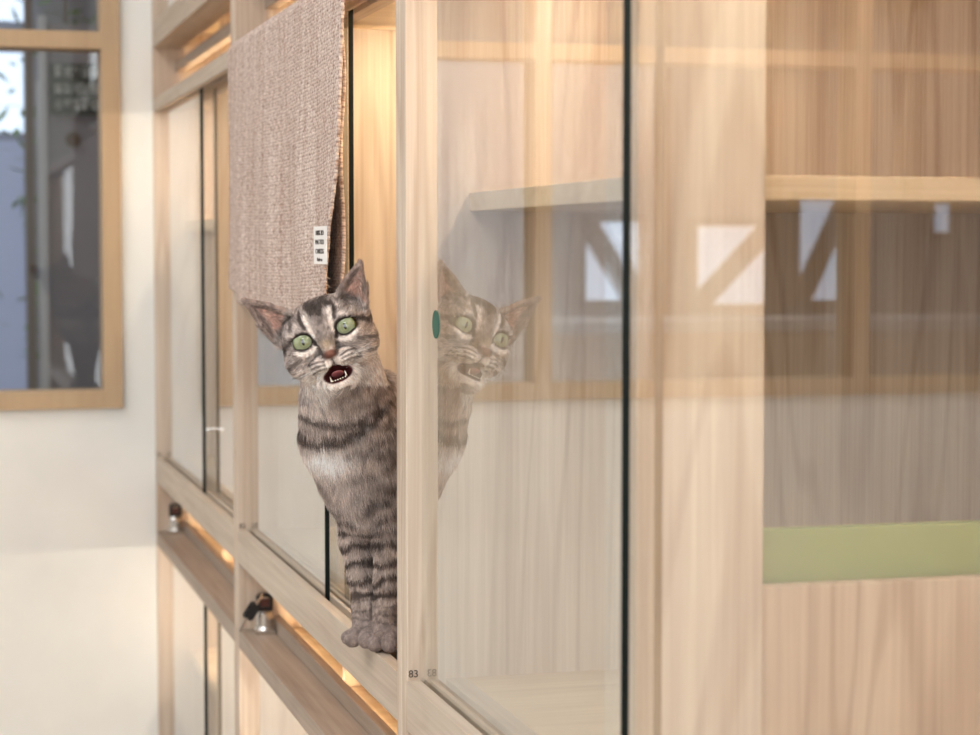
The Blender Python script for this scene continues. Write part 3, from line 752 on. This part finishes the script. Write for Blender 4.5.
# fur
def fur(n):
    g = np.random.default_rng(5)
    q = Q[g.integers(0, len(Q), n)]
    wt = g.dirichlet((1, 1, 1, 1), n)
    R = np.einsum('nk,nki->ni', wt, V[q]); Nn = np.einsum('nk,nki->ni', wt, NR[q]); Nn /= np.linalg.norm(Nn, axis=1)[:, None]+1e-9
    global _nr; _nr = Nn
    c, I = coat(R); u, v, w, hd = I['u'], I['v'], I['w'], I['head']
    keep = np.ones(n, bool)
    for s in (-1, 1): keep &= ~(hd & (np.hypot((u-s*22.5)/10.3, v/8.8) < 1) & (w > -22))
    keep &= ~(hd & (I['q'] < 1.04) & (w > -24))
    keep &= ~(hd & (w > 12) & (np.hypot(u/6.8, (v+20.5)/4.6) < 1))
    keep &= (R[:, 2] > .0012) & (I['bx'] < 430)
    # visible half only gains from hair; keep it all round near the silhouettes
    ln = np.where(hd, .0032, .0095)
    ln = np.where(hd & (w < -25), .0055, ln)
    ln = np.where(hd & (v < -42), .0065, ln)
    ln = np.where(hd & (w > 2), .0020, ln)
    ear = hd & (np.abs(u) > 30) & (v > 30); ln = np.where(ear, .0022, ln)
    ln = np.where(~hd & (I['by'] > 530), .0055, ln); ln = np.where(~hd & (I['by'] > 590), .0030, ln); ln = np.where(~hd & (I['by'] > 622), .0009, ln)
    ln = np.where(~hd & (I['by'] < 520) & (I['by'] > 425), .0125, ln)
    ln = ln*g.uniform(.65, 1.25, n)
    flow = np.zeros((n, 3)); flow[:] = (0.12, 0, -1)
    fb = (u/38.)[:, None]*HU*.9+((v+16)/30.)[:, None]*HV*.9-HW*.25
    fb /= np.linalg.norm(fb, axis=1)[:, None]+1e-6
    lowc = hd & (v < -42); fb[lowc] = -HV*.8+HU*.1
    flow[hd] = fb[hd]
    flow += g.normal(0, .22, (n, 3))
    flow -= (flow*Nn).sum(1)[:, None]*Nn; flow /= np.linalg.norm(flow, axis=1)[:, None]+1e-6
    lift = np.where(hd, .38, .42)[:, None]
    d0 = Nn*(lift+.25)+flow; d1 = Nn*lift*.5+flow
    d0 /= np.linalg.norm(d0, axis=1)[:, None]; d1 /= np.linalg.norm(d1, axis=1)[:, None]
    R, d0, d1, ln, c, hd = R[keep], d0[keep], d1[keep], ln[keep], c[keep], hd[keep]; m = len(R)
    c = np.clip(c*g.uniform(.62, 1.5, m)[:, None], 0, 1)
    L_ = ln[:, None]
    P0 = R-d0*.0004; P1 = R+d0*L_*.4; P2 = P1+(d0+d1)*.5*L_*.35; P3 = P2+d1*L_*.3
    pos = np.stack([P0, P1, P2, P3], 1).astype(np.float32)
    cu = bpy.data.hair_curves.new('fur'); cu.add_curves([4]*m)
    cu.points.foreach_set('position', pos.ravel())
    rad = np.tile(np.array((.00017, .00016, .00011, .00003), np.float32), m)
    ra = cu.attributes.get('radius') or cu.attributes.new('radius', 'FLOAT', 'POINT'); ra.data.foreach_set('value', rad)
    at = cu.attributes.new('coat', 'FLOAT_COLOR', 'CURVE'); at.data.foreach_set('color', np.concatenate([c, np.ones((m, 1))], 1).astype(np.float32).ravel())
    cu.materials.append(furmat('cat_fur', .6))
    o = bpy.data.objects.new('fur', cu); C.objects.link(o); o.parent = cat; return o
fur(230000)
# eyes
def eyemat():
    m, nt, N, L = newmat('cat_eye'); o = N.new('ShaderNodeOutputMaterial'); b = N.new('ShaderNodeBsdfPrincipled')
    tc = N.new('ShaderNodeTexCoord'); sp = N.new('ShaderNodeSeparateXYZ'); L.new(tc.outputs['Object'], sp.inputs[0])
    def M(op, a, b_=None):
        k = N.new('ShaderNodeMath'); k.operation = op
        for i, x in enumerate((a, b_)):
            if x is None: continue
            if isinstance(x, (int, float)): k.inputs[i].default_value = x
            else: L.new(x, k.inputs[i])
        return k.outputs[0]
    X, Z = sp.outputs[0], sp.outputs[2]
    rr = M('DIVIDE', M('SQRT', M('ADD', M('MULTIPLY', X, X), M('MULTIPLY', Z, Z))), U*11.2)
    cr = N.new('ShaderNodeValToRGB'); e = cr.color_ramp.elements
    e[0].position = 0; e[0].color = S(130, 140, 98); e[1].position = 1; e[1].color = S(20, 16, 14)
    for p, c in ((.35, S(146, 154, 112)), (.7, S(168, 174, 140)), (.86, S(134, 150, 102)), (.93, S(30, 26, 20))):
        q = e.new(p); q.color = c
    L.new(rr, cr.inputs[0])
    n = N.new('ShaderNodeTexNoise'); n.inputs['Scale'].default_value = 700; L.new(tc.outputs['Object'], n.inputs['Vector'])
    mx = N.new('ShaderNodeMix'); mx.data_type = 'RGBA'; mx.blend_type = 'MULTIPLY'; mx.inputs[0].default_value = .35
    L.new(cr.outputs[0], mx.inputs[6]); L.new(n.outputs['Color'], mx.inputs[7])
    pup = M('ADD', M('POWER', M('DIVIDE', M('ABSOLUTE', X), U*1.5), 2), M('POWER', M('DIVIDE', M('ABSOLUTE', Z), U*3.6), 2))
    lt = M('LESS_THAN', pup, 1.0)
    m2 = N.new('ShaderNodeMix'); m2.data_type = 'RGBA'; L.new(lt, m2.inputs[0]); L.new(mx.outputs[2], m2.inputs[6]); m2.inputs[7].default_value = S(8, 10, 10)
    L.new(m2.outputs[2], b.inputs['Base Color']); b.inputs['Roughness'].default_value = .08; b.inputs['Coat Weight'].default_value = 1
    b.inputs['Coat Roughness'].default_value = .02
    L.new(b.outputs[0], o.inputs[0]); return m
EM = eyemat(); roll = math.radians(-21)
for s in (-1, 1):
    bm = bmesh.new(); bmesh.ops.create_uvsphere(bm, u_segments=40, v_segments=24, radius=13.5*U)
    o = frombm('eye', bm, EM, cat, tuple(Hd(s*22.5, 0, -9.6)), True); o.rotation_euler = (0, roll, 0)
# tongue, teeth
bm = bmesh.new(); bmesh.ops.create_uvsphere(bm, u_segments=24, v_segments=14, radius=1)
bmesh.ops.scale(bm, vec=(6.2*U, 10*U, 2.0*U), verts=bm.verts)
o = frombm('tongue', bm, plain('tongue_pink', S(150, 84, 88), .35), cat, tuple(Hd(-1.5, -42.0, 3)), True); o.rotation_euler = (math.radians(-18), roll, 0)
TM = plain('tooth_ivory', S(240, 230, 214), .3)
for (u, v, w_, r, h, dn) in ((-9.0, -44.5, 11.5, 1.1, 5.5, 0), (7.0, -43.8, 11.5, 1.1, 5.5, 0)):
    bm = bmesh.new(); bmesh.ops.create_cone(bm, cap_ends=True, segments=14, radius1=r*U*(1 if not dn else .15), radius2=r*U*(.15 if not dn else 1), depth=h*U)
    o = frombm('tooth', bm, TM, cat, tuple(Hd(u, v, w_)), True); o.rotation_euler = (0, roll, 0)
bm = bmesh.new()
for i in range(6):
    u = -6.8+i*2.7; bmesh.ops.create_icosphere(bm, subdivisions=2, radius=.75*U, matrix=Matrix.Translation((u*U, -(2-abs(i-2.5)*.5)*U, -.1*abs(i-2.5)*-U)))
o = frombm('tooth_row', bm, TM, cat, tuple(Hd(-1, -47.2, 11.5)), True); o.rotation_euler = (0, roll, 0)
# whiskers
WM = plain('whisker_white', S(235, 228, 220), .4)
wr = random.Random(6)
for s in (-1, 1):
    for i in range(6):
        a = Hd(s*(12+wr.uniform(0, 6)), -26-wr.uniform(0, 7), 12)
        L_ = wr.uniform(26, 42); tv = wr.uniform(-18, 8)
        b = Hd(s*(18+L_*.5), -27+tv*.35, 16); c = Hd(s*(16+L_), -28+tv, 4-wr.uniform(0, 10))
        bm = bmesh.new(); rings = []
        for k_ in range(9):
            t = k_/8; p = a*(1-t)**2+b*2*t*(1-t)+c*t*t; r = .00016*(1-.8*t)
            rings.append([bm.verts.new(p+np.array((0, math.cos(q)*r, math.sin(q)*r))) for q in (0, 1.57, 3.14, 4.71)])
        for r0, r1 in zip(rings, rings[1:]):
            for q in range(4): bm.faces.new((r0[q], r0[(q+1) % 4], r1[(q+1) % 4], r1[q]))
        frombm('whisker', bm, WM, cat, smooth=True)

# ------------------------------------------------------------------ light
def area(name, loc, rot, sx, sy, e, col):
    l = bpy.data.lights.new(name, 'AREA'); l.shape = 'RECTANGLE'; l.size = sx; l.size_y = sy; l.energy = e; l.color = col
    o = bpy.data.objects.new(name, l); C.objects.link(o); o.location = loc; o.rotation_euler = rot; return o
area('ceiling_panel_light', (-.9, 1.2, 2.88), (0, 0, 0), 1.2, 1.2, 26, (.97, .985, 1))
area('ceiling_panel_light', (-1.0, 3.0, 2.88), (0, 0, 0), 1.2, .8, 20, (.97, .985, 1))
area('ceiling_panel_light', (-.7, -.9, 2.88), (0, 0, 0), 1.2, 1.2, 30, (.97, .985, 1))
area('daylight_left', (-3.15, .6, 1.5), (0, math.radians(-90), 0), 1.8, 3.2, 18, (.93, .96, 1))
area('daylight_behind', (-1.2, -2.15, 1.5), (math.radians(90), 0, 0), 3.0, 1.8, 60, (.88, .94, 1))
area('other_room_light', (-.9, 5.6, 2.88), (0, 0, 0), 1.5, 1.0, 24, (1, .97, .93))
wd = bpy.data.worlds.new('world'); bpy.context.scene.world = wd; wd.use_nodes = True
wd.node_tree.nodes['Background'].inputs[0].default_value = (.8, .88, 1, 1); wd.node_tree.nodes['Background'].inputs[1].default_value = .5
# ------------------------------------------------------------------ camera
cd = bpy.data.cameras.new('camera'); cam = bpy.data.objects.new('camera', cd); C.objects.link(cam)
cam.location = (0, 0, H); cam.rotation_euler = (math.pi/2-PH, 0, -TH)
cd.sensor_width = 36; cd.lens = F/980*36; cd.clip_start = .05
cd.dof.use_dof = True; cd.dof.focus_distance = 2.0; cd.dof.aperture_fstop = 8
sc = bpy.context.scene; sc.camera = cam
sc.view_settings.view_transform = 'Standard'; sc.view_settings.look = 'None'; sc.view_settings.gamma = 1
sc.view_settings.use_curve_mapping = False; sc.view_settings.exposure = .08
